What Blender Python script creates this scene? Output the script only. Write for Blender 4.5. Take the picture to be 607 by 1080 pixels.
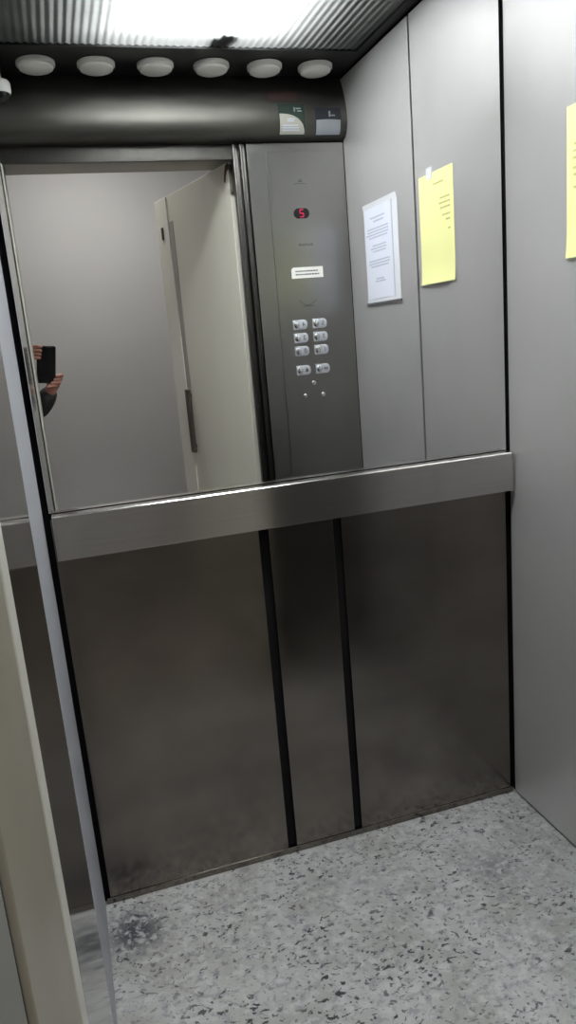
import bpy, bmesh, math, random
from mathutils import Vector, Matrix, Euler
random.seed(4)
for o in list(bpy.data.objects): bpy.data.objects.remove(o)
SC = bpy.context.scene
COL = SC.collection
PI = math.pi

# ---------------------------------------------------------------- camera
CAMP = Vector((0.0701, -1.65, 1.3054))
RIGHT = Vector((0.95247782, -0.29294901, -0.08346781))
UP = Vector((0.1450085, 0.19509598, 0.9700052))
FWD = Vector((0.26787783, 0.93601198, -0.2283047))
cam = bpy.data.cameras.new('camera')
cam.sensor_fit = 'VERTICAL'; cam.sensor_height = 36.0; cam.lens = 36.0*792.7/1080.0
cam.clip_start = 0.003; cam.clip_end = 50
co = bpy.data.objects.new('camera', cam); COL.objects.link(co)
m3 = Matrix((RIGHT, UP, -FWD)).transposed()
co.matrix_world = Matrix.Translation(CAMP) @ m3.to_4x4()
SC.camera = co
# ---------------------------------------------------------------- world, light levels, exposure
w = bpy.data.worlds.new('world'); SC.world = w; w.use_nodes = True
w.node_tree.nodes['Background'].inputs[0].default_value = (.5, .52, .55, 1)
w.node_tree.nodes['Background'].inputs[1].default_value = .02
LED_POWER = 112.0           # emission of the cab's LED board above the ribbed panel
HALL_POWER = 16.5           # watts of the added landing lamp
SC.view_settings.view_transform = 'Standard'
SC.view_settings.look = 'None'
SC.view_settings.gamma = 1.0
SC.view_settings.use_curve_mapping = False
SC.view_settings.exposure = 0.0
try:
    SC.cycles.use_denoising = True
    SC.cycles.max_bounces = 14; SC.cycles.diffuse_bounces = 6; SC.cycles.glossy_bounces = 8
    SC.cycles.transparent_max_bounces = 12; SC.cycles.transmission_bounces = 6
    SC.cycles.caustics_reflective = True; SC.cycles.blur_glossy = 0.5
    SC.cycles.sample_clamp_indirect = 6
except Exception: pass

# ---------------------------------------------------------------- materials
def mat(name, col, rough=.5, metal=0.0, noise=0.0, nscale=(20, 20, 20), bump=0.0, bscale=(200, 200, 200), emis=None, spec=None, rvar=0.0, coat=0.0):
    m = bpy.data.materials.new(name); m.use_nodes = True
    nt = m.node_tree; b = nt.nodes['Principled BSDF']
    b.inputs['Base Color'].default_value = (*col, 1)
    b.inputs['Roughness'].default_value = rough; b.inputs['Metallic'].default_value = metal
    if spec is not None: b.inputs['Specular IOR Level'].default_value = spec
    if coat: b.inputs['Coat Weight'].default_value = coat; b.inputs['Coat Roughness'].default_value = .15
    if emis: b.inputs['Emission Color'].default_value = (*emis[0], 1); b.inputs['Emission Strength'].default_value = emis[1]
    tc = nt.nodes.new('ShaderNodeTexCoord')
    def nz(scale, det=3):
        mp = nt.nodes.new('ShaderNodeMapping'); mp.inputs['Scale'].default_value = scale
        nt.links.new(tc.outputs['Object'], mp.inputs['Vector'])
        n = nt.nodes.new('ShaderNodeTexNoise'); n.inputs['Scale'].default_value = 1; n.inputs['Detail'].default_value = det
        nt.links.new(mp.outputs[0], n.inputs['Vector']); return n
    if noise:
        n = nz(nscale); r = nt.nodes.new('ShaderNodeMapRange')
        r.inputs['From Min'].default_value = .3; r.inputs['From Max'].default_value = .7
        r.inputs['To Min'].default_value = 1-noise; r.inputs['To Max'].default_value = 1+noise
        nt.links.new(n.outputs['Fac'], r.inputs['Value'])
        mx = nt.nodes.new('ShaderNodeVectorMath'); mx.operation = 'SCALE'; mx.inputs[0].default_value = col
        nt.links.new(r.outputs[0], mx.inputs['Scale']); nt.links.new(mx.outputs[0], b.inputs['Base Color'])
    if rvar:
        n = nz((3.5, 3.5, 5), 5); r = nt.nodes.new('ShaderNodeMapRange')
        r.inputs['From Min'].default_value = .3; r.inputs['From Max'].default_value = .7
        r.inputs['To Min'].default_value = rough-rvar; r.inputs['To Max'].default_value = rough+rvar
        nt.links.new(n.outputs['Fac'], r.inputs['Value']); nt.links.new(r.outputs[0], b.inputs['Roughness'])
    if bump:
        n = nz(bscale, 2); bp = nt.nodes.new('ShaderNodeBump'); bp.inputs['Strength'].default_value = bump; bp.inputs['Distance'].default_value = .001
        nt.links.new(n.outputs['Fac'], bp.inputs['Height']); nt.links.new(bp.outputs[0], b.inputs['Normal'])
    return m

M = {}
M['black'] = mat('black_recess', (.006, .006, .007), .8, spec=.1)
M['ceil_black'] = mat('black_ceiling_paint', (.006, .006, .007), .45)
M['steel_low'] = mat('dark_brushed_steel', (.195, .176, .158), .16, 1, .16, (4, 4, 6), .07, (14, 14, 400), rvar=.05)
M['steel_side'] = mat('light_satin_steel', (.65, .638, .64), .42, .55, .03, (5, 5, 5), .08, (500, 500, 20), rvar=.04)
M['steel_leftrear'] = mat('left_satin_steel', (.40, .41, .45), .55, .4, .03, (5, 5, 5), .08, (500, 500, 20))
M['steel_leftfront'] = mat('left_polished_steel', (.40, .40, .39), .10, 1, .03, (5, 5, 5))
M['steel_rail'] = mat('rail_steel', (.58, .56, .545), .17, 1, .04, (3, 60, 300), .06, (10, 400, 400))
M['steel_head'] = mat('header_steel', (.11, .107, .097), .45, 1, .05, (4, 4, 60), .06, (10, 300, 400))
M['steel_cop'] = mat('panel_steel', (.29, .285, .28), .30, 1, .04, (6, 6, 4), .06, (14, 14, 500))
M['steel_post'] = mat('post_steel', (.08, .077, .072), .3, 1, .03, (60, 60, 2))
M['chrome'] = mat('chrome', (.85, .86, .88), .12, 1)
M['satin'] = mat('satin_button', (.72, .74, .80), .42, .6)
M['dark_metal'] = mat('dark_metal', (.05, .05, .05), .3, 1)
M['ink'] = mat('grey_ink', (.10, .10, .11), .7)
M['engraved'] = mat('engraved_steel', (.17, .17, .17), .45, 1)
M['ink_soft'] = mat('faded_ink', (.52, .56, .66), .8)
M['ink_yellow'] = mat('ink_on_yellow', (.62, .60, .25), .8)
M['paper_white'] = mat('white_paper', (.80, .83, .95), .55, 0, .02, (9, 9, 9))
M['paper_yellow'] = mat('yellow_paper', (.93, .93, .42), .7, 0, .02, (7, 7, 7))
M['sleeve'] = mat('clear_sleeve', (.88, .90, .95), .25, coat=.4)
M['label'] = mat('white_label', (.88, .87, .82), .5)
M['green'] = mat('dark_green_print', (.012, .03, .02), .5)
M['navy'] = mat('black_blue_print', (.012, .014, .022), .5)
M['cream_print'] = mat('cream_print', (.40, .39, .34), .5)
M['pale_print'] = mat('pale_grey_print', (.30, .32, .35), .5)
M['red_print'] = mat('dull_red_sticker', (.13, .08, .075), .35, .6)
M['disc'] = mat('frosted_plastic', (.80, .79, .74), .4)
M['disc_rim'] = mat('disc_rim_plastic', (.62, .61, .57), .35)
M['wall_hall'] = mat('landing_wall_paint', (.50, .50, .495), .6, 0, .03, (2, 2, 2), .1, (60, 60, 60))
M['wall_grey'] = mat('landing_grey_paint', (.34, .355, .34), .5, 0, .03, (3, 3, 3))
M['frame'] = mat('beige_frame_paint', (.27, .25, .205), .4, 0, .05, (4, 4, 3))
M['door'] = mat('cream_door_paint', (.80, .775, .68), .4, 0, .04, (3, 3, 2))
M['door_edge'] = mat('cream_door_edge_paint', (.86, .84, .76), .4)
M['edge_highlight'] = mat('painted_edge_highlight', (.55, .55, .50), .4)  # highlight tone of the jamb edge, put in as colour
M['groove'] = mat('grey_door_strip', (.40, .39, .35), .35)
M['handle'] = mat('dark_handle', (.10, .09, .075), .35, .5)
M['rust'] = mat('rust', (.10, .045, .02), .9, 0, .4, (60, 60, 60))
M['skin'] = mat('skin', (.42, .20, .15), .5, 0, .08, (60, 60, 60))
M['sleeve_cloth'] = mat('dark_grey_jacket', (.035, .036, .036), .9, 0, .15, (200, 200, 200))
M['trousers'] = mat('dark_trousers', (.02, .022, .03), .9)
M['shoe'] = mat('black_shoe', (.01, .01, .01), .5)
M['hair'] = mat('brown_hair', (.03, .02, .012), .7)
M['phone'] = mat('black_phone', (.004, .004, .005), .25)
M['white_in'] = mat('white_housing', (.80, .80, .80), .6)
M['housing_in'] = mat('grey_housing', (.22, .22, .21), .7)
M['hallfloor'] = mat('landing_floor', (.30, .28, .26), .4, 0, .1, (12, 12, 12))
M['sill'] = mat('aluminium_sill', (.45, .45, .45), .35, 1)
M['white_plastic'] = mat('white_plastic', (.78, .78, .74), .35)
M['lens_dark'] = mat('dark_lens', (.01, .01, .012), .1)
M['eye'] = mat('eye_white', (.8, .8, .78), .3)

def mirror_mat():
    m = bpy.data.materials.new('mirror_glass'); m.use_nodes = True
    b = m.node_tree.nodes['Principled BSDF']
    b.inputs['Base Color'].default_value = (.87, .87, .87, 1); b.inputs['Metallic'].default_value = 1; b.inputs['Roughness'].default_value = 0.0
    return m
M['mirror'] = mirror_mat()

def floor_mat():
    m = bpy.data.materials.new('speckled_floor'); m.use_nodes = True
    nt = m.node_tree; N = nt.nodes; L = nt.links; b = N['Principled BSDF']
    tc = N.new('ShaderNodeTexCoord')
    def noise(scale, det, rough=.5, dist=0, loc=(0, 0, 0), rot=0, sc=(1, 1, 1)):
        mp = N.new('ShaderNodeMapping'); mp.inputs['Location'].default_value = loc; mp.inputs['Rotation'].default_value = (0, 0, rot); mp.inputs['Scale'].default_value = sc
        L.new(tc.outputs['Object'], mp.inputs['Vector'])
        n = N.new('ShaderNodeTexNoise'); n.inputs['Scale'].default_value = scale; n.inputs['Detail'].default_value = det
        n.inputs['Roughness'].default_value = rough; n.inputs['Distortion'].default_value = dist
        L.new(mp.outputs[0], n.inputs['Vector']); return n.outputs['Fac']
    def ramp(src, a, bb, va=0, vb=1):
        r = N.new('ShaderNodeMapRange'); r.inputs['From Min'].default_value = a; r.inputs['From Max'].default_value = bb
        r.inputs['To Min'].default_value = va; r.inputs['To Max'].default_value = vb
        L.new(src, r.inputs['Value']); return r.outputs[0]
    def mix(f, a, bb):
        x = N.new('ShaderNodeMix'); x.data_type = 'RGBA'; x.clamp_factor = True
        if hasattr(f, 'is_linked'): L.new(f, x.inputs[0])
        else: x.inputs[0].default_value = f
        for s, v in ((x.inputs[6], a), (x.inputs[7], bb)):
            if isinstance(v, tuple): s.default_value = (*v, 1)
            else: L.new(v, s)
        return x.outputs[2]
    def mul(a, bb):
        x = N.new('ShaderNodeMath'); x.operation = 'MULTIPLY'; L.new(a, x.inputs[0]); L.new(bb, x.inputs[1]); return x.outputs[0]
    base = mix(ramp(noise(7, 4), .38, .62), (.29, .29, .28), (.37, .375, .375))
    base = mix(ramp(noise(40, 3, loc=(3, 1, 0)), .50, .64, 0, .5), base, (.48, .49, .495))
    base = mix(ramp(noise(46, 4, .65, .4, (7, 2, 0)), .52, .64, 0, .65), base, (.18, .185, .21))
    clus = ramp(noise(8, 3, loc=(1, 5, 0)), .40, .58, .25, 1)
    sp = mul(ramp(noise(58, 3, .62, .5, (2, 9, 0), .5, (1, 1.4, 1)), .572, .622), clus)
    base = mix(sp, base, (.016, .018, .024))
    sp2 = ramp(noise(70, 2, .5, .3, (12, 4, 0), -.4, (1, 1.3, 1)), .645, .69, 0, .9)
    base = mix(sp2, base, (.045, .047, .06))
    # worn dark patches with a shape of their own
    gm = N.new('ShaderNodeVectorMath'); gm.operation = 'DISTANCE'; gm.inputs[1].default_value = (.060, -.115, 0)
    L.new(tc.outputs['Object'], gm.inputs[0])
    patch = mul(ramp(gm.outputs['Value'], .10, .02), ramp(noise(50, 3, .6, .5, (4, 4, 0)), .40, .52))
    base = mix(patch, base, (.03, .032, .045))
    gm2 = N.new('ShaderNodeVectorMath'); gm2.operation = 'DISTANCE'; gm2.inputs[1].default_value = (.915, -.25, 0)
    L.new(tc.outputs['Object'], gm2.inputs[0])
    patch2 = mul(ramp(gm2.outputs['Value'], .09, .01, 0, .9), ramp(noise(60, 3, .6, .5, (8, 4, 0)), .42, .54))
    base = mix(patch2, base, (.14, .15, .16))
    # two worn cracks
    sep = N.new('ShaderNodeSeparateXYZ'); L.new(tc.outputs['Object'], sep.inputs[0])
    for (sl, of, xa, xb) in ((.88, .190, .30, .02), (-.02, .520, .50, 1.2)):
        ma = N.new('ShaderNodeMath'); ma.operation = 'MULTIPLY_ADD'; L.new(sep.outputs['X'], ma.inputs[0]); ma.inputs[1].default_value = sl; ma.inputs[2].default_value = of
        ad = N.new('ShaderNodeMath'); ad.operation = 'ADD'; L.new(sep.outputs['Y'], ad.inputs[0]); L.new(ma.outputs[0], ad.inputs[1])
        wob = ramp(noise(11, 3, .5, 0, (3, 3, 0)), .3, .7, -.012, .012)
        ad2 = N.new('ShaderNodeMath'); ad2.operation = 'ADD'; L.new(ad.outputs[0], ad2.inputs[0]); L.new(wob, ad2.inputs[1])
        ab = N.new('ShaderNodeMath'); ab.operation = 'ABSOLUTE'; L.new(ad2.outputs[0], ab.inputs[0])
        seam = mul(mul(ramp(ab.outputs[0], .0050, .001), ramp(noise(30, 2, loc=(9, 9, 0)), .40, .60, .1, .5)), ramp(sep.outputs['X'], xa, xa+(.02 if xb > xa else -.02)))
        base = mix(seam, base, (.16, .15, .14))
    L.new(base, b.inputs['Base Color']); b.inputs['Roughness'].default_value = .38
    return m
M['floor'] = floor_mat()

def diffuser_mat():
    m = bpy.data.materials.new('ribbed_acrylic'); m.use_nodes = True
    nt = m.node_tree; N = nt.nodes; L = nt.links; N.clear()
    out = N.new('ShaderNodeOutputMaterial')
    tc = N.new('ShaderNodeTexCoord'); wv = N.new('ShaderNodeTexWave'); wv.wave_type = 'BANDS'; wv.bands_direction = 'Y'
    wv.inputs['Scale'].default_value = 28; wv.inputs['Distortion'].default_value = .3
    L.new(tc.outputs['Object'], wv.inputs['Vector'])
    bp = N.new('ShaderNodeBump'); bp.inputs['Strength'].default_value = .5; bp.inputs['Distance'].default_value = .002
    L.new(wv.outputs['Fac'], bp.inputs['Height'])
    nz = N.new('ShaderNodeTexNoise'); nz.inputs['Scale'].default_value = 4; nz.inputs['Detail'].default_value = 5; L.new(tc.outputs['Object'], nz.inputs['Vector'])
    cr = N.new('ShaderNodeMapRange'); cr.inputs['From Min'].default_value = .35; cr.inputs['From Max'].default_value = .65; cr.inputs['To Min'].default_value = .7; cr.inputs['To Max'].default_value = 1
    L.new(nz.outputs['Fac'], cr.inputs['Value'])
    cm = N.new('ShaderNodeVectorMath'); cm.operation = 'SCALE'; cm.inputs[0].default_value = (.80, .84, .82); L.new(cr.outputs[0], cm.inputs['Scale'])
    tl = N.new('ShaderNodeBsdfTranslucent'); L.new(cm.outputs[0], tl.inputs['Color']); L.new(bp.outputs[0], tl.inputs['Normal'])
    tr = N.new('ShaderNodeBsdfTransparent'); tr.inputs['Color'].default_value = (.92, .95, .94, 1)
    gl = N.new('ShaderNodeBsdfGlossy'); gl.inputs['Roughness'].default_value = .18; gl.inputs['Color'].default_value = (.8, .8, .8, 1); L.new(bp.outputs[0], gl.inputs['Normal'])
    m1 = N.new('ShaderNodeMixShader'); m1.inputs[0].default_value = .42; L.new(tl.outputs[0], m1.inputs[1]); L.new(tr.outputs[0], m1.inputs[2])
    m2 = N.new('ShaderNodeMixShader'); m2.inputs[0].default_value = .10; L.new(m1.outputs[0], m2.inputs[1]); L.new(gl.outputs[0], m2.inputs[2])
    L.new(m2.outputs[0], out.inputs['Surface'])
    return m
M['diffuser'] = diffuser_mat()
def emit(name, col, s):
    m = bpy.data.materials.new(name); m.use_nodes = True; N = m.node_tree.nodes; N.clear()
    e = N.new('ShaderNodeEmission'); e.inputs[0].default_value = (*col, 1); e.inputs[1].default_value = s
    o = N.new('ShaderNodeOutputMaterial'); m.node_tree.links.new(e.outputs[0], o.inputs[0]); return m
M['tube'] = emit('led_glow', (.985, .99, 1.0), LED_POWER)
M['red_led'] = emit('red_led', (1.0, .03, .12), 1.1)
M['added_hall_lamp'] = emit('added_hall_lamp_glow', (1.0, .97, .92), 3.0)

# ---------------------------------------------------------------- helpers
def tag(o, label=None, cat=None, group=None, kind=None):
    if label: o['label'] = label
    if cat: o['category'] = cat
    if group: o['group'] = group
    if kind: o['kind'] = kind
    return o
def empty(name, loc=(0, 0, 0), label=None, cat=None, group=None, kind=None):
    o = bpy.data.objects.new(name, None); o.location = loc; o.empty_display_size = .05; COL.objects.link(o)
    return tag(o, label, cat, group, kind)
class MB:
    """collects shapes (world coordinates) and links them as one mesh object"""
    def __init__(s): s.bm = bmesh.new()
    def box(s, x0, x1, y0, y1, z0, z1, bev=0, seg=2):
        t = bmesh.new(); bmesh.ops.create_cube(t, size=1)
        for v in t.verts: v.co = Vector((x0+(v.co.x+.5)*(x1-x0), y0+(v.co.y+.5)*(y1-y0), z0+(v.co.z+.5)*(z1-z0)))
        if bev: bmesh.ops.bevel(t, geom=t.edges[:], offset=bev, segments=seg, profile=.5, affect='EDGES')
        return s.add(t)
    def add(s, t, mx=None):
        if mx is not None: bmesh.ops.transform(t, matrix=mx, verts=t.verts[:])
        me = bpy.data.meshes.new('t'); t.to_mesh(me); t.free(); s.bm.from_mesh(me); bpy.data.meshes.remove(me); return s
    def poly(s, pts, depth, axis, at, bev=0):
        """closed 2-D outline extruded along an axis: 'y' pts=(x,z); 'x' pts=(y,z); 'z' pts=(x,y)"""
        t = bmesh.new()
        def P(a, b, c): return {'y': (a, c, b), 'x': (c, a, b), 'z': (a, b, c)}[axis]
        f = t.faces.new([t.verts.new(P(a, b, at)) for a, b in pts])
        r = bmesh.ops.extrude_face_region(t, geom=[f]); vs = [v for v in r['geom'] if isinstance(v, bmesh.types.BMVert)]
        bmesh.ops.translate(t, verts=vs, vec=P(0, 0, depth))
        bmesh.ops.recalc_face_normals(t, faces=t.faces[:])
        if bev: bmesh.ops.bevel(t, geom=t.edges[:], offset=bev, segments=2, profile=.5, affect='EDGES')
        return s.add(t)
    def cyl(s, p0, p1, r, n=24, r2=None):
        p0, p1 = Vector(p0), Vector(p1); t = bmesh.new(); L = (p1-p0).length
        bmesh.ops.create_cone(t, cap_ends=True, segments=n, radius1=r, radius2=r if r2 is None else r2, depth=L)
        return s.add(t, Matrix.Translation((p0+p1)/2) @ (p1-p0).to_track_quat('Z', 'Y').to_matrix().to_4x4())
    def lathe(s, prof, mx, n=32):
        t = bmesh.new(); rings = []
        for r, z in prof:
            rings.append([t.verts.new((r*math.cos(2*PI*k/n), r*math.sin(2*PI*k/n), z)) for k in range(n)] if r > 1e-6 else [t.verts.new((0, 0, z))])
        for a, b in zip(rings, rings[1:]):
            for k in range(n):
                q = [a[k % len(a)], a[(k+1) % len(a)], b[(k+1) % len(b)], b[k % len(b)]]; u = []
                for v in q:
                    if v not in u: u.append(v)
                if len(u) > 2:
                    try: t.faces.new(u)
                    except ValueError: pass
        bmesh.ops.recalc_face_normals(t, faces=t.faces[:])
        return s.add(t, mx)
    def build(s, name, m, parent=None, smooth=False, loc=None):
        """loc: put the object's origin there (things), vertices stay where they are in the world"""
        me = bpy.data.meshes.new(name); 
        base = Vector(loc) if loc is not None else Vector((0, 0, 0))
        if base.length: bmesh.ops.translate(s.bm, verts=s.bm.verts[:], vec=-base)
        s.bm.to_mesh(me); s.bm.free(); o = bpy.data.objects.new(name, me); COL.objects.link(o)
        o.location = base
        if m is not None: me.materials.append(m)
        if smooth:
            for p in me.polygons: p.use_smooth = True
            try:
                me.set_sharp_from_angle(angle=math.radians(40))
            except Exception: pass
        if parent is not None:
            o.parent = parent; q = parent; off = Vector((0, 0, 0))
            while q is not None: off += q.location; q = q.parent
            o.location = base-off
        return o
def rrect(cx, cz, w, h, r, n=6, corners=(1, 1, 1, 1)):
    pts = []
    for k, (sx, sz, a0) in enumerate(((1, 1, 0), (-1, 1, 90), (-1, -1, 180), (1, -1, 270))):
        rr = r if corners[k] else r*.25
        for i in range(n+1):
            a = math.radians(a0+90*i/n); pts.append((cx+sx*(w/2-rr)+rr*math.cos(a), cz+sz*(h/2-rr)+rr*math.sin(a)))
    return pts
def text_mesh(body, size, extr, mx, name, m, parent):
    c = bpy.data.curves.new('t', 'FONT'); c.body = body; c.size = size; c.extrude = extr; c.align_x = 'CENTER'; c.align_y = 'CENTER'
    o = bpy.data.objects.new('t', c); COL.objects.link(o)
    bpy.context.view_layer.update()
    me = bpy.data.meshes.new_from_object(o.evaluated_get(bpy.context.evaluated_depsgraph_get()))
    bpy.data.objects.remove(o)
    me.transform(mx); 
    q = parent; off = Vector((0, 0, 0))
    while q is not None: off += q.location; q = q.parent
    me.transform(Matrix.Translation(-off))
    me.materials.clear(); me.materials.append(m)
    r = bpy.data.objects.new(name, me); COL.objects.link(r); r.parent = parent
    return r
FACE_IN = Euler((PI/2, 0, PI)).to_matrix().to_4x4()     # text lying on a plane that looks towards +y

W, D, H = 1.136, .976, 2.144       # inside width, depth, height of the cab
RT, RB = .976, .878                # top and bottom of the handrail
HB = 1.941                         # bottom of the curved header
XJ, XO, XC = .0060, .741, .787     # left jamb, right side of the opening, left side of the control panel
SEAM = -.455

# ================================================================ SETTING: cab
fl = MB().box(-.02, W+.02, -D-.02, .03, -.04, 0).build('floor', M['floor']); tag(fl, kind='structure')

# back wall: black carcass, three lower panels and a base strip, gaps between them
wb = MB().box(-.02, W+.02, .014, .05, 0, H).build('wall_back', M['black']); tag(wb, kind='structure')
for x0, x1 in ((.013, .467), (.490, .651), (.672, 1.124)):
    MB().box(x0, x1, 0, .013, .018, RT-.012, .0012).build('panel', M['steel_low'], wb)
MB().box(.004, W-.004, -.001, .013, .0005, .0175, .001).build('base_strip', M['steel_low'], wb)

# right wall: two satin panels with a seam
wr = MB().box(W+.006, W+.05, -D-.02, .05, 0, H).build('wall_right', M['black']); tag(wr, kind='structure')
MB().box(W, W+.006, SEAM+.006, -.004, .006, H-.01, .001).build('panel', M['steel_side'], wr)
MB().box(W, W+.006, -D, SEAM-.006, .006, H-.01, .001).build('panel', M['steel_side'], wr)

# left wall: satin rear panel, polished front panel
wl = MB().box(-.05, -.006, -D-.02, .05, 0, H).build('wall_left', M['black']); tag(wl, kind='structure')
MB().box(-.006, 0, SEAM+.006, -.004, .006, H-.01, .001).build('panel', M['steel_leftrear'], wl)
MB().box(-.006, 0, -D, SEAM-.006, .006, H-.01, .001).build('panel', M['steel_leftfront'], wl)

# front wall: left post, right carcass behind the control panel, slim ribbed post, lintel
wf = MB().box(XC+.002, W+.05, -D-.036, -D-.003, 0, H).build('wall_front', M['black']); tag(wf, kind='structure')
MB().box(-.03, XJ-.003, -D-.03, -D, 0, HB, .002, 3).build('left_post', M['steel_post'], wf, True)
MB().box(XJ-.0035, XJ+.0005, -1.026, -D+.002, 0, HB-.05, .0012, 3).build('edge_highlight_strip', M['edge_highlight'], wf, True)  # highlight along the left jamb edge, painted as a paler strip
po = MB()
for x0, x1, y0 in ((.741, .750, -.985), (.752, .763, -.995), (.766, .774, -.982), (.776, .787, -.990)):
    po.box(x0, x1, -D-.034, y0+.004, 0, HB-.002, .0015)
po.box(.742, .787, -D-.036, -D-.026, 0, HB-.002)
po.build('right_post', M['steel_post'], wf, True)
MB().box(-.03, XC, -D-.036, -D-.02, 1.893, HB+.03, .002).build('lintel', M['steel_post'], wf)
# curved header
def yprof(z):
    t = min(1, max(0, (z-HB)/(H-HB)))**.62
    return -D+.048*math.sin(PI*min(1, t*1.02))**.8 if t > 0 and t*1.02 < 1 else -D
hd = bmesh.new(); rows = []
NZ = 28
for i in range(NZ+1):
    z = HB+(H-.002-HB)*i/NZ
    rows.append([hd.verts.new((x, yprof(z), z)) for x in (-.004, W+.004)])
bk = [hd.verts.new((x, -D-.03, H-.002)) for x in (-.004, W+.004)]; bk2 = [hd.verts.new((x, -D-.03, HB)) for x in (-.004, W+.004)]
ring = rows+[bk, bk2]
for a, b in zip(ring, ring[1:]+ring[:1]): hd.faces.new((a[0], a[1], b[1], b[0]))
hd.faces.new([r[0] for r in ring]); hd.faces.new([r[1] for r in ring][::-1])
bmesh.ops.recalc_face_normals(hd, faces=hd.faces[:])
MB().add(hd).build('header', M['steel_head'], wf, True)

# ceiling: black border around the light recess
DX0, DX1, DY0, DY1 = .012, 1.108, -.755, -.03
cl = MB()
cl.box(-.02, W+.02, -D-.036, DY0, H, H+.03)
cl.box(-.02, W+.02, DY1, .05, H, H+.03)
cl.box(-.02, DX0, DY0, DY1, H, H+.03)
cl.box(DX1, W+.02, DY0, DY1, H, H+.03)
cl = cl.build('ceiling', M['ceil_black']); tag(cl, kind='structure')

# ================================================================ SETTING: landing
LY = -1.255
lw = MB()
lw.box(-1.6, XJ-.006, LY, -1.04, 0, 2.6); lw.box(.83, 2.2, LY, -1.04, 0, 2.6); lw.box(XJ-.006, .83, LY, -1.04, 1.96, 2.6)
lw = lw.build('wall_landing', M['wall_grey']); tag(lw, kind='structure')
o = MB().box(-1.6, 2.2, -3.02, -2.95, 0, 2.6).build('wall_far', M['wall_hall']); tag(o, kind='structure')
o = MB().box(-1.67, -1.6, -3.02, -1.04, 0, 2.6).build('wall_landing_left', M['wall_hall']); tag(o, kind='structure')
o = MB().box(2.2, 2.27, -3.02, -1.04, 0, 2.6).build('wall_landing_right', M['wall_hall']); tag(o, kind='structure')
o = MB().box(-1.67, 2.27, -3.02, -1.03, -.04, 0).build('floor_landing', M['hallfloor']); tag(o, kind='structure')
o = MB().box(-1.67, 2.27, -3.02, -1.04, 2.6, 2.65).build('ceiling_landing', M['wall_hall']); tag(o, kind='structure')
o = MB().box(-.02, .83, -1.0395, -D-.021, -.03, .001, .001).build('trim_1', M['sill']); tag(o, kind='structure')

# landing door frame and open door
df = empty('door_2', (.38, -1.15, 0), kind='structure')
MB().box(XJ-.0058, XJ, LY-.001, -1.036, 0, 1.93, .002, 3).build('frame_jamb', M['frame'], df, True)
MB().box(.79, .829, LY-.012, -1.012, 0, 1.93, .004, 3).build('frame_jamb', M['frame'], df, True)
MB().box(XJ, .79, LY-.001, -1.012, 1.915, 1.957, .004, 3).build('frame_head', M['frame'], df, True)

hx, hy, DW, DT = .757, -1.06, .735, .038
ang = math.radians(180+77.5)
dr = empty('door_1', (hx, hy, 0), kind='structure'); dr.rotation_euler = (0, 0, ang)
def dpart(mb, name, m, par=None, smooth=False):
    o = mb.build(name, m, None, smooth); o.parent = par or dr; return o
# local x: hinge -> free edge, local y: thickness; the face towards the cab is local y<0
DTOP = 1.90
lf = dpart(MB().box(0, DW, -DT/2, DT/2, .012, DTOP, .002), 'leaf', M['door'])
dpart(MB().box(DW-.135, DW+.001, -DT/2-.004, DT/2+.001, .012, DTOP+.001, .003), 'closing_stile', M['door_edge'])
dpart(MB().box(DW-.180, DW-.1355, -DT/2-.0015, -DT/2+.002, 1.12, 1.80, .001), 'inlay_strip', M['groove'])
hnd = MB().box(DW-.185, DW-.150, -DT/2-.022, -DT/2-.006, .84, 1.115, .004); hnd.box(DW-.173, DW-.162, -DT/2-.012, -DT/2+.002, .86, .875); hnd.box(DW-.173, DW-.162, -DT/2-.012, -DT/2+.002, 1.08, 1.095)
dpart(hnd, 'handle', M['handle'])
dpart(MB().box(DW-.075, DW-.055, -DT/2-.008, -DT/2+.002, 1.74, 1.79, .002), 'latch', M['handle'])
ru = bmesh.new(); vs = [ru.verts.new((x, -DT/2-.0015, z)) for x, z in ((.0, 1.898), (.02, 1.893), (.032, 1.872), (.040, 1.845), (.031, 1.838), (.024, 1.858), (.014, 1.872), (.0, 1.876))]
f = ru.faces.new(vs); r = bmesh.ops.extrude_face_region(ru, geom=[f]); bmesh.ops.translate(ru, verts=[v for v in r['geom'] if isinstance(v, bmesh.types.BMVert)], vec=(0, .002, 0))
dpart(MB().add(ru), 'rust_patch', M['rust'])
for z in (1.80, .2): dpart(MB().cyl((-.006, -DT/2+.004, z), (-.006, -DT/2+.004, z+.09), .006), 'hinge', M['handle'], None, True)

# added landing ceiling lamp, out of the frame, to light landing and door
hl = empty('added_ceiling_lamp', (.35, -2.15, 2.6), 'added round landing lamp, unseen, on the ceiling outside the lift', 'lamp')
MB().lathe([(0, -.0), (.15, -.0), (.15, -.03), (.0, -.03)], Matrix.Translation((.35, -2.15, 2.6))).build('base', M['white_plastic'], hl)
MB().lathe([(.14, -.03), (.13, -.06), (.08, -.08), (0, -.085)], Matrix.Translation((.35, -2.15, 2.6))).build('shade', M['added_hall_lamp'], hl, True)
ld = bpy.data.lights.new('added_hall_light', 'AREA'); ld.shape = 'DISK'; ld.size = .3; ld.energy = HALL_POWER; ld.color = (1, .97, .93)
lo = bpy.data.objects.new('added_hall_light', ld); COL.objects.link(lo); lo.location = (.35, -2.15, 2.505)

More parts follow.
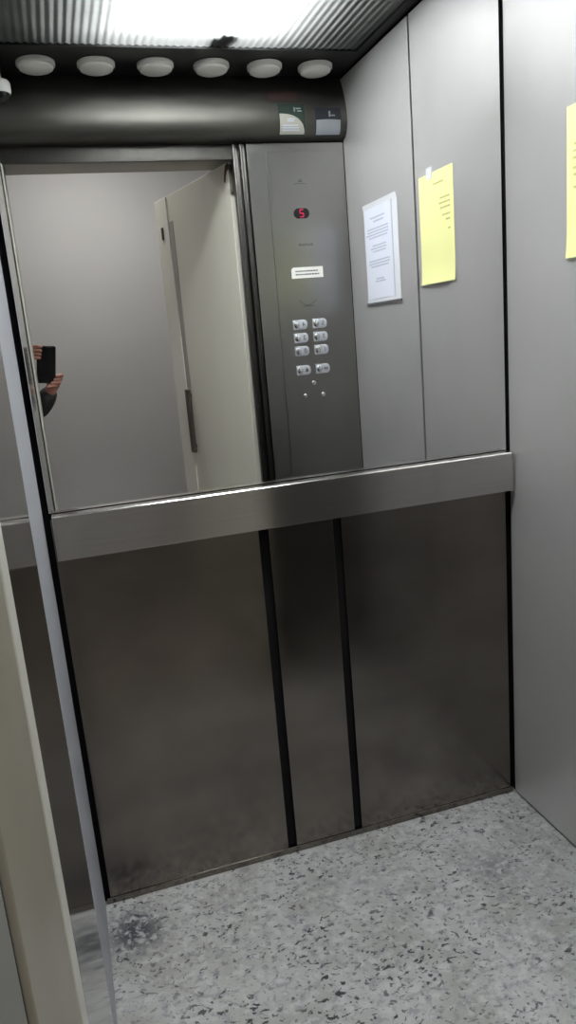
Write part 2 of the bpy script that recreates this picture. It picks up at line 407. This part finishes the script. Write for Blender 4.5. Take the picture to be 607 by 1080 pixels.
# ================================================================ ceiling light of the cab
cx, cy = .56, -.385
lt = empty('ceiling_light', (cx, cy, H+.02), 'large ribbed acrylic ceiling light panel glowing over the lift cab', 'ceiling light')
rb = bmesh.new(); prev = None
ns = 50*8
for i in range(ns+1):
    x = DX0+.001+(DX1-DX0-.002)*i/ns; ph = (i % 8)/8*2*PI
    z = H+.008-.0030*(1-math.cos(ph))/2
    cur = (rb.verts.new((x, DY0+.001, z)), rb.verts.new((x, DY1-.001, z)), rb.verts.new((x, DY0+.001, H+.011)), rb.verts.new((x, DY1-.001, H+.011)))
    if prev: rb.faces.new((prev[0], prev[1], cur[1], cur[0]))
    prev = cur
for v in [v for v in rb.verts if not v.link_faces]: rb.verts.remove(v)
bmesh.ops.recalc_face_normals(rb, faces=rb.faces[:])
MB().add(rb).build('diffuser', M['diffuser'], lt, True)
hs = MB(); z0, z1 = H+.031, H+.19
hs.box(DX0-.02, DX1+.02, DY0-.02, DY1+.02, z1, z1+.01)
hs.box(DX0-.02, DX0-.01, DY0-.02, DY1+.02, z0, z1); hs.box(DX1+.01, DX1+.02, DY0-.02, DY1+.02, z0, z1)
hs.box(DX0-.01, DX1+.01, DY0-.02, DY0-.01, z0, z1); hs.box(DX0-.01, DX1+.01, DY1+.01, DY1+.02, z0, z1)
hs.build('housing', M['housing_in'], lt)
tx0, tx1, ty0, ty1 = .36, .84, -.66, -.30
bd = MB().box(tx0, tx1, ty0, ty1, H+.156, z1, .003)
bd.box(tx0, tx0+.008, ty0, ty1, H+.062, H+.158); bd.box(tx1-.008, tx1, ty0, ty1, H+.062, H+.158)
bd.box(tx0+.008, tx1-.008, ty0, ty0+.008, H+.062, H+.158); bd.box(tx0+.008, tx1-.008, ty1-.008, ty1, H+.062, H+.158)
bd.build('light_cutoff_tray', M['housing_in'], lt)  # added tray; its skirts keep light off the upper walls
MB().box(tx0+.025, tx1-.025, ty0+.025, ty1-.025, H+.148, H+.1555, .001).build('led_board', M['tube'], lt)
# panel's front edge: lampholder shadow as a dark piece, plus bits of dirt
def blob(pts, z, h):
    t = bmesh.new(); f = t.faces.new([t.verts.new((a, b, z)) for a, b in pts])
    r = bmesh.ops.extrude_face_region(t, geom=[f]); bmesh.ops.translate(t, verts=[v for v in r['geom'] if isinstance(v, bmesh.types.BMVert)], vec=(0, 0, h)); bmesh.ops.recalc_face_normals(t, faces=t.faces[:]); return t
st = MB().add(blob([(.64, -.752), (.70, -.748), (.715, -.70), (.705, -.672), (.665, -.668), (.655, -.69), (.635, -.70)], H+.0112, .006)).build('dirt_shadow_patch', M['black'], lt)
st = MB().add(blob([(.148, -.752), (.165, -.75), (.163, -.715), (.15, -.712)], H+.0112, .004)); st.build('dirt_shadow_patch', M['black'], lt); st = MB().add(blob([(.128, -.752), (.138, -.75), (.136, -.72)], H+.0112, .004))
st.build('dirt_shadow_patch', M['black'], lt)

# six frosted disc lamps on the black front border
first = None
where = ['leftmost, beside the small dome camera', 'second from the dome camera', 'third from the dome camera', 'fourth from the dome camera', 'second from the right wall', 'rightmost, nearest the right wall']
DISC_M = None
for i, x in enumerate((.146, .319, .496, .670, .842, 1.012)):
    if first is None:
        root = empty('disc_lamp', (x, -.872, H))
        mx = Matrix.Translation((x, -.872, H))
        a = MB().lathe([(0, -.0005), (.052, -.0005), (.0555, -.003), (.0555, -.013), (.052, -.016), (.0, -.016)], mx).build('rim', M['disc_rim'], root, True)
        b = MB().lathe([(.0, -.0155), (.0495, -.0155), (.0485, -.022), (.042, -.026), (0, -.027)], mx).build('diffuser', M['disc'], root, True)
        first = root
    else:
        root = first.copy(); COL.objects.link(root); root.location = (x, -.872, H)
        for ch in first.children:
            c = ch.copy(); COL.objects.link(c); c.parent = root
    tag(root, 'frosted disc lamp on the ceiling border, '+where[i], 'lamp', 'disc lamps on the ceiling border')

# small dome camera in the front left corner
dc = empty('dome_camera', (.033, -.90, 2.10), 'small white dome camera high in the front left corner of the lift', 'camera')
mx = Matrix.Translation((.033, -.875, 2.062))
MB().lathe([(0, .028), (.030, .028), (.034, .022), (.034, 0), (.032, -.006), (0, -.006)], mx).build('housing', M['white_plastic'], dc, True)
MB().lathe([(.029, -.006), (.026, -.017), (.018, -.026), (.009, -.030), (0, -.031)], mx).build('lens', M['lens_dark'], dc, True)
MB().cyl((.033, -.875, 2.088), (.033, -.875, H-.001), .012).build('bracket', M['white_plastic'], dc, True)

# ================================================================ mirror and handrail
MB().box(.013, 1.130, .003, .0135, RT+.001, H-.012, .0005, 1).build('mirror', M['mirror'], None)
tag(bpy.data.objects['mirror'], 'wall-wide frameless mirror above the handrail of the back wall', 'mirror')
hr = empty('handrail', (.57, 0, .93), 'wide flat brushed steel handrail across the back wall below the mirror', 'handrail')
rp = [(-.031, RB), (-.031, RT-.003), (-.028, RT), (-.002, RT), (-.002, RT-.006), (-.024, RT-.008), (-.027, RT-.012), (-.027, RB+.008), (-.024, RB+.004), (-.002, RB+.004), (-.002, RB)]
MB().poly(rp, 1.103, 'x', .022, .0006).build('rail_bar', M['steel_rail'], hr, False)
MB().box(.018, .0225, -.0315, -.0015, RB-.0005, RT+.0005, .001).build('end_cap', M['steel_rail'], hr)
MB().box(1.1245, 1.129, -.0315, -.0015, RB-.0005, RT+.0005, .001).build('end_cap', M['steel_rail'], hr)

# ================================================================ car operating panel
cp = empty('control_panel', (.96, -D, 0), 'tall brushed steel control panel with floor buttons beside the lift opening', 'control panel')
MB().box(XC, W-.002, -D-.003, -D, .004, HB-.003, .001).build('surround', M['steel_cop'], cp)
MB().box(.852, W-.012, -D, -D+.003, .25, 1.912, .0012).build('face_plate', M['steel_cop'], cp)
YP = -D+.003
# display
MB().poly(rrect(.963, 1.711, .057, .034, .0168, 10), .003, 'y', YP, .0008).build('display', M['lens_dark'], cp)
dsp = [o for o in cp.children if o.name.startswith('display')][0]
seg = MB(); cxx, czz, ss = .963, 1.711, .0105
def hseg(z): seg.box(cxx-.006, cxx+.006, YP+.0032, YP+.0038, czz+z-.0014, czz+z+.0014)
def vseg(sx, z0, z1): seg.box(cxx+sx*.0062-.0014, cxx+sx*.0062+.0014, YP+.0032, YP+.0038, czz+z0, czz+z1)
hseg(.0115); hseg(0); hseg(-.0115)
# the digit 2 as a rider inside the cab reads it (+x is on the rider's left)
vseg(-1, .001, .0105); vseg(1, -.0105, -.001)
seg.build('digit', M['red_led'], dsp)
# engraved marks
mk = MB(); mk.poly([(.955, 1.812), (.976, 1.812), (.968, 1.824), (.963, 1.819)], .0006, 'y', YP); mk.box(.945, .987, YP, YP+.0006, 1.806, 1.8085)
mk.build('emblem', M['engraved'], cp)
mk = MB()
for i, x in enumerate((.945, .953, .960, .967, .976, .984, .991)): mk.box(x, x+.0055, YP, YP+.0005, 1.603+(i % 2)*.0015, 1.6125-(i % 3)*.001)
mk.build('engraving', M['engraved'], cp)
mk = MB(); mk.poly([(.930+.066*t/12, 1.420-.018*math.sin(PI*t/12)) for t in range(13)]+[(.930+.066*t/12, 1.4225-.018*math.sin(PI*t/12)) for t in range(12, -1, -1)], .0004, 'y', YP)
mk.box(.945, .985, YP, YP+.0004, 1.3985, 1.4015); mk.build('engraving', M['engraved'], cp)
lb = MB().poly([(.917, 1.533), (1.027, 1.533), (1.027, 1.496), (.910, 1.496), (.910, 1.526)], .0008, 'y', YP).build('label_sticker', M['label'], None); 
lb.parent = cp; lb.location = -cp.location
tag(lb, 'small white label with two dark lines of print')
tl = MB()
for z in (1.5195, 1.5085):
    x = .925
    while x < 1.008: 
        wd = random.uniform(.004, .010); tl.box(x, x+wd, YP+.0007, YP+.0011, z-.0022, z+.0022); x += wd+.002
tl.build('print', M['ink'], lb)
# buttons
faces = {(0, 0): '4', (1, 0): '5', (0, 1): '2', (1, 1): '3', (0, 2): '0', (1, 2): '1'}
bx, bz = (.9265, 1.000), (1.3375, 1.2915, 1.2455, 1.1775)
for r_ in range(4):
    for c_ in range(2):
        x, z = bx[c_], bz[r_]
        btn = MB().poly(rrect(x, z, .053, .034, .0135, 8, (1, 0, 0, 1)), .004, 'y', YP, .001).build('button', M['satin'], cp, True)
        MB().poly(rrect(x+.0115, z, .027, .029, .011, 8, (1, 0, 0, 1)), .0055, 'y', YP, .0012).build('number_plate', M['satin'], btn, True)
        # domed chrome push on the other half
        t = bmesh.new(); bmesh.ops.create_uvsphere(t, u_segments=24, v_segments=12, radius=1)
        MB().add(t, Matrix.Translation((x-.0135, YP+.0035, z)) @ Matrix.Diagonal((.0115, .0055, .0135, 1))).build('push', M['chrome'], btn, True)
        if (c_, r_) in faces:
            text_mesh(faces[(c_, r_)], .022, .0004, Matrix.Translation((x+.012, YP+.0058, z)) @ FACE_IN, 'numeral', M['ink'], btn)
        elif c_ == 0:   # bell
            MB().poly([(x+.004, z-.006), (x+.020, z-.006), (x+.017, z-.003), (x+.0165, z+.003), (x+.012, z+.008), (x+.0075, z+.003), (x+.007, z-.003)], .0006, 'y', YP+.0054).build('bell_symbol', M['ink'], btn)
        else:           # door-open arrows
            s_ = MB().poly([(x+.0105, z-.006), (x+.0105, z+.006), (x+.003, z)], .0006, 'y', YP+.0054); s_.poly([(x+.0135, z-.006), (x+.021, z), (x+.0135, z+.006)], .0006, 'y', YP+.0054)
            s_.build('arrow_symbol', M['ink'], btn)
for x, z in ((.962, 1.129), (.925, 1.085), (.995, 1.084)):
    k = MB().lathe([(.0, 0), (.0085, 0), (.0085, .003), (.0065, .0055), (.0045, .006), (.0, .006)], Matrix.Translation((x, YP, z)) @ Matrix.Rotation(-PI/2, 4, 'X')).build('key_switch', M['chrome'], cp, True)
    MB().box(x-.0009, x+.0009, YP+.0058, YP+.0064, z-.0035, z+.0035).build('slot', M['ink'], k)

# ================================================================ stickers on the curved header
def patch(x0, x1, z0, z1, off, keep=None, n=14):
    t = bmesh.new(); g = {}
    for i in range(n+1):
        for j in range(n+1):
            x = x0+(x1-x0)*i/n; z = z0+(z1-z0)*j/n
            if keep: x, z = keep(i/n, j/n, x, z)
            g[i, j] = t.verts.new((x, yprof(z)+off, z))
    for i in range(n):
        for j in range(n): t.faces.new((g[i, j], g[i+1, j], g[i+1, j+1], g[i, j+1]))
    bmesh.ops.recalc_face_normals(t, faces=t.faces[:])
    f = t.faces[:]; r = bmesh.ops.extrude_face_region(t, geom=f); bmesh.ops.translate(t, verts=[v for v in r['geom'] if isinstance(v, bmesh.types.BMVert)], vec=(0, .0005, 0))
    bmesh.ops.recalc_face_normals(t, faces=t.faces[:])
    return t
s1 = empty('sticker', (.94, -D+.04, 1.95), 'square sticker with dark green top and curved cream lower part on the header', 'sticker')
MB().add(patch(.894, .985, 1.953, 2.046, .0006)).build('backing', M['green'], s1)
def curve1(u, v, x, z):   # cream field whose top edge falls in an arc towards the right
    top = 1.956+.060*math.sqrt(max(0, 1-(u*.99)**2.6)); return .897+u*.086, 1.956+v*(top-1.956)
MB().add(patch(0, 1, 0, 1, .0013, curve1)).build('cream_field', M['cream_print'], s1)
tx = MB()
for z, a, b in ((1.998, .922, .95), (1.992, .922, .946), (1.979, .905, .96), (1.972, .905, .962), (1.965, .905, .965)): tx.add(patch(a, b, z, z+.0035, .002, None, 2))
tx.build('print', M['ink_soft'], s1)
lg = MB(); lg.add(patch(.948, .952, 2.022, 2.036, .0013, None, 2)); lg.add(patch(.955, .972, 2.030, 2.034, .0013, None, 2)); lg.add(patch(.960, .975, 2.022, 2.026, .0013, None, 2)); lg.build('mark', M['pale_print'], s1)
s2 = empty('sticker', (1.07, -D+.04, 1.95), 'square sticker with black top and pale grey lower half near the right wall', 'sticker')
MB().add(patch(1.022, 1.114, 1.951, 2.034, .0006)).build('backing', M['navy'], s2)
def curve2(u, v, x, z):
    z1_ = 1.996+.002*math.sin(u*PI); return 1.0245+u*.087, 1.954+v*(z1_-1.954)
MB().add(patch(0, 1, 0, 1, .0013, curve2)).build('pale_field', M['pale_print'], s2)
lg = MB(); lg.add(patch(1.070, 1.076, 2.006, 2.024, .0013, None, 2)); lg.add(patch(1.078, 1.092, 2.008, 2.012, .0013, None, 2)); lg.build('mark', M['pale_print'], s2)
s3 = MB().add(patch(.868, .965, 2.060, 2.088, .0006)).build('sticker', M['red_print'], None); tag(s3, 'narrow faded red sticker above the green and cream one on the header', 'sticker')

# ================================================================ notices on the right wall
def sheet(x_at, y0, y1, z0, z1, curl_b=.0, curl_t=.0, thick=.0004, base=.0008, n=16):
    """paper on the right wall; x_at is the wall, y0>y1"""
    t = bmesh.new(); g = {}
    for i in range(n+1):
        for j in range(n+1):
            u, v = i/n, j/n
            off = base+curl_b*max(0, 1-v*5)**2*(.4+.6*math.sin(PI*u))+curl_t*max(0, (v-.93)/.07)**2
            g[i, j] = t.verts.new((x_at-off, y0+(y1-y0)*u, z0+(z1-z0)*v))
    for i in range(n):
        for j in range(n): t.faces.new((g[i, j], g[i+1, j], g[i+1, j+1], g[i, j+1]))
    r = bmesh.ops.extrude_face_region(t, geom=t.faces[:]); bmesh.ops.translate(t, verts=[v for v in r['geom'] if isinstance(v, bmesh.types.BMVert)], vec=(-thick, 0, 0))
    bmesh.ops.recalc_face_normals(t, faces=t.faces[:]); return t
yn = empty('notice', (W, -.32, 1.56), 'yellow paper notice taped to the rear panel of the right wall', 'notice')
MB().add(sheet(W, -.230, -.425, 1.413, 1.706, .008, .0)).build('sheet', M['paper_yellow'], yn, True)
tx = MB()
# mirror image: the reader facing the wall sees -y on the right
for z, a, b in ((1.672, -.285, -.335), (1.630, -.252, -.300), (1.617, -.250, -.305), (1.604, -.250, -.300), (1.585, -.250, -.285), (1.572, -.252, -.275), (1.548, -.252, -.262)):
    y = a
    while y > b: 
        q = random.uniform(.006, .014); tx.box(W-.0020, W-.0012, y-q, y, z, z+.0045); y -= q+.003
tx.build('print', M['ink_yellow'], yn)
MB().box(W-.0024, W-.0004, -.375, -.345, 1.692, 1.722).build('tape', M['sleeve'], yn)

wn = empty('notice', (W, -.70, 1.55), 'white printed notice in a clear plastic pocket on the front panel of the right wall', 'notice')
MB().add(sheet(W, -.572, -.832, 1.388, 1.702, .002, .004, .0006, .0008)).build('pocket', M['sleeve'], wn, True)
MB().add(sheet(W, -.618, -.824, 1.400, 1.694, .002, .0, .0004, .0020)).build('sheet', M['paper_white'], wn, True)
tx = MB()
for z, a, b in ((1.652, -.665, -.765), (1.640, -.675, -.755), (1.618, -.64, -.79), (1.609, -.64, -.80), (1.600, -.64, -.80), (1.591, -.65, -.79), (1.565, -.66, -.77), (1.556, -.66, -.775), (1.547, -.665, -.76), (1.518, -.64, -.79), (1.509, -.64, -.795), (1.500, -.65, -.78), (1.460, -.69, -.75), (1.452, -.68, -.76)):
    y = a
    while y > b:
        q = random.uniform(.006, .016); tx.box(W-.0034, W-.0026, y-q, y, z, z+.0042); y -= q+.003
tx.build('print', M['ink_soft'], wn)
MB().box(W-.006, W-.0006, -.836, -.566, 1.380, 1.3875, .0006).build('bottom_edge', M['ink'], wn)
MB().box(W-.0030, W-.0018, -.6125, -.6095, 1.395, 1.69).build('pocket_seam', M['ink_soft'], wn)

# ================================================================ telephone and the person behind it
def P(a, b, c): return CAMP+RIGHT*a+UP*b+FWD*c       # a point given in the telephone's own frame
ph = empty('mobile_phone', tuple(P(-.0235, -.040, -.009)), 'black mobile phone held up in the hand seen in the mirror', 'phone')
ph.matrix_world = Matrix.Translation(P(-.0235, -.040, -.009)) @ m3.to_4x4()
b_ = MB().poly(rrect(0, 0, .077, .154, .009), .0075, 'z', -.00375, .0012); o = b_.build('body', M['phone'], None, True); o.parent = ph
o = MB().poly(rrect(0, 0, .068, .14, .004), .0004, 'z', -.0042).build('screen', M['lens_dark'], None); o.parent = ph
o = MB().lathe([(.0045, 0), (.0045, .0007), (.0038, .0007), (.0036, .0)], Matrix.Translation((.0235, .040, .0037))).build('lens_ring', M['dark_metal'], None, True); o.parent = ph

def skin_obj(name, chains, m, parent, sub=2, root=0):
    """chains: list of lists of (point, radius or (rx, ry)); points closer than 1 mm are merged"""
    me = bpy.data.meshes.new(name); V = []; R_ = []; E = []
    def idx(p, r):
        for i, q in enumerate(V):
            if (Vector(p)-q).length < .001: return i
        V.append(Vector(p)); R_.append(r); return len(V)-1
    for ch in chains:
        last = None
        for p, r in ch:
            i = idx(p, r)
            if last is not None and last != i: E.append((last, i))
            last = i
    me.from_pydata([tuple(v) for v in V], E, []); o = bpy.data.objects.new(name, me); COL.objects.link(o)
    md = o.modifiers.new('s', 'SKIN'); md.use_smooth_shade = True
    par = list(range(len(V)))
    def find(a):
        while par[a] != a: a = par[a]
        return a
    for a, b in E: par[find(a)] = find(b)
    seen = set()
    for i, r in enumerate(R_):
        sv = me.skin_vertices[0].data[i]; sv.radius = r if isinstance(r, tuple) else (r, r); sv.use_root = find(i) not in seen; seen.add(find(i))
    ms = o.modifiers.new('u', 'SUBSURF'); ms.levels = sub; ms.render_levels = sub
    bpy.context.view_layer.update()
    nm = bpy.data.meshes.new_from_object(o.evaluated_get(bpy.context.evaluated_depsgraph_get()))
    bpy.data.objects.remove(o)
    bm = bmesh.new(); bm.from_mesh(nm); return bm
pb = (-.30, -2.02, 0)
pr = empty('person', pb, 'person in a dark grey jacket standing on the landing, holding up a phone', 'person')
bx0, by0 = -.30, -2.02
V3 = Vector
pel = V3((bx0, by0, .95)); chest = V3((bx0, by0+.02, 1.28)); neck = V3((bx0, by0, 1.47)); hdp = V3((bx0+.01, by0+.03, 1.62))
shR = V3((bx0+.165, by0+.01, 1.40)); elR = V3((-.035, -1.86, 1.06)); wrR = P(.000, -.162, -.030)
shL = V3((bx0-.165, by0+.01, 1.40)); elL = V3((bx0-.20, by0+.14, 1.14)); wrL = V3((-.085, -1.70, 1.30))
body = [
 [(pel, (.145, .10)), (V3((bx0, by0+.01, 1.10)), (.125, .09)), (chest, (.145, .10)), (V3((bx0, by0+.005, 1.40)), (.11, .075)), (neck, .052), (V3((bx0, by0+.01, 1.53)), .052), (hdp, (.074, .088)), (hdp+V3((0, 0, .085)), (.066, .08))],
 [(V3((bx0, by0+.005, 1.40)), (.11, .075)), (shR, .052), ((shR+elR)/2, .042), (elR, .036), ((elR+wrR)/2, .032), (wrR, .023)],
 [(V3((bx0, by0+.005, 1.40)), (.11, .075)), (shL, .052), ((shL+elL)/2, .042), (elL, .036), ((elL+wrL)/2, .032), (wrL, .023)],
 [(pel, (.145, .10)), (V3((bx0+.09, by0, .86)), .082), (V3((bx0+.10, by0, .50)), .055), (V3((bx0+.10, by0, .09)), .035), (V3((bx0+.11, by0+.12, .04)), (.035, .025))],
 [(pel, (.145, .10)), (V3((bx0-.09, by0, .86)), .082), (V3((bx0-.10, by0, .50)), .055), (V3((bx0-.10, by0, .09)), .035), (V3((bx0-.11, by0+.12, .04)), (.035, .025))],
]
# right hand: palm beside and below the phone, fingers across its back
pc = P(.014, -.124, -.026)
body[1] += [(pc, (.030, .016)), (P(.020, -.098, -.024), (.026, .014))]
fing = []
for k, (a, b) in enumerate(((-.086, .010), (-.101, .006), (-.115, .0), (-.128, -.010))):
    # each finger leaves the palm past the right edge and folds over the phone's back
    fing.append([(P(.018, a-.008, -.024), .0100), (P(.034+b, a-.002, -.016), .0092), (P(.028+b, a+.002, .001), .0086), (P(.006+b, a+.001, .0045), .0080), (P(-.010+b*2, a-.002, .0045), .0070)])
fing.append([(P(.006, -.128, -.030), .012), (P(-.016, -.112, -.028), .0105), (P(-.032, -.092, -.022), .0092), (P(-.038, -.072, -.020), .008)])
# left hand: thumb and forefinger on the phone's upper left corner
pl = P(-.095, -.015, -.030)
body[2] += [(P(-.118, -.030, -.035), (.028, .018)), (pl, (.026, .014))]
for k, (b, ln) in enumerate(((.030, 1), (.014, .80), (-.001, .6), (-.016, .4))):
    fing.append([(P(-.092, -.012+b*.7, -.028), .0092), (P(-.070, .002+b, -.016), .0085), (P(-.060+.006*ln, .006+b, .000), .0078), (P(-.052+.012*ln, .005+b, .0035), .0068)])
fing.append([(P(-.100, -.028, -.034), .0115), (P(-.076, -.018, -.030), .010), (P(-.058, -.004, -.024), .0085), (P(-.047, .004, -.021), .0075)])
sk = skin_obj('body', body, None, None, 2)
fb = skin_obj('fingers', fing, None, None, 2)
mbb = MB(); mbb.add(sk); mbb.add(fb)
# face: nose, lips, ears
def ell(c, r, mb):
    t = bmesh.new(); bmesh.ops.create_uvsphere(t, u_segments=16, v_segments=10, radius=1); mb.add(t, Matrix.Translation(c) @ Matrix.Diagonal((*r, 1)))
ell(hdp+V3((0, .100, -.005)), (.013, .020, .026), mbb); ell(hdp+V3((0, .088, -.048)), (.024, .012, .008), mbb)
for s in (-1, 1): ell(hdp+V3((s*.082, 0, 0)), (.010, .020, .032), mbb)
mbb.build('body', M['skin'], pr, True)
for s in (-1, 1):
    ey = MB(); ell(hdp+V3((s*.031, .082, .022)), (.013, .011, .009), ey); ey.build('eye', M['eye'], pr, True)
jk = skin_obj('jacket', [
 [(V3((bx0, by0, .88)), (.165, .12)), (V3((bx0, by0+.01, 1.10)), (.145, .11)), (chest, (.165, .12)), (V3((bx0, by0+.005, 1.405)), (.13, .09)), (V3((bx0, by0, 1.47)), .068)],
 [(V3((bx0, by0+.005, 1.405)), (.13, .09)), (shR, .068), ((shR+elR)/2, .058), (elR, .052), ((elR+wrR)/2, .048), (wrR+(elR-wrR)*-.06, .034)],
 [(V3((bx0, by0+.005, 1.405)), (.13, .09)), (shL, .068), ((shL+elL)/2, .058), (elL, .052), ((elL+wrL)/2, .046), (wrL+(elL-wrL)*.06, .034)]], None, None, 2)
MB().add(jk).build('jacket', M['sleeve_cloth'], pr, True)
tr = skin_obj('trousers', [[(V3((bx0, by0, .96)), (.15, .108)), (V3((bx0+.09, by0, .85)), .095), (V3((bx0+.10, by0, .50)), .072), (V3((bx0+.10, by0, .08)), .055)],
 [(V3((bx0, by0, .96)), (.15, .108)), (V3((bx0-.09, by0, .85)), .095), (V3((bx0-.10, by0, .50)), .072), (V3((bx0-.10, by0, .08)), .055)]], None, None, 2)
MB().add(tr).build('trousers', M['trousers'], pr, True)
for s in (-1, 1):
    sh = skin_obj('shoe', [[(V3((bx0+s*.10, by0-.04, .045)), (.042, .042)), (V3((bx0+s*.105, by0+.07, .04)), (.044, .036)), (V3((bx0+s*.11, by0+.17, .03)), (.036, .026))]], None, None, 2)
    for v in sh.verts: v.co.z = max(0.001, v.co.z)
    MB().add(sh).build('shoe', M['shoe'], pr, True)
hm = MB(); ell(hdp+V3((0, -.018, .045)), (.088, .098, .095), hm); hm.build('hair', M['hair'], pr, True)
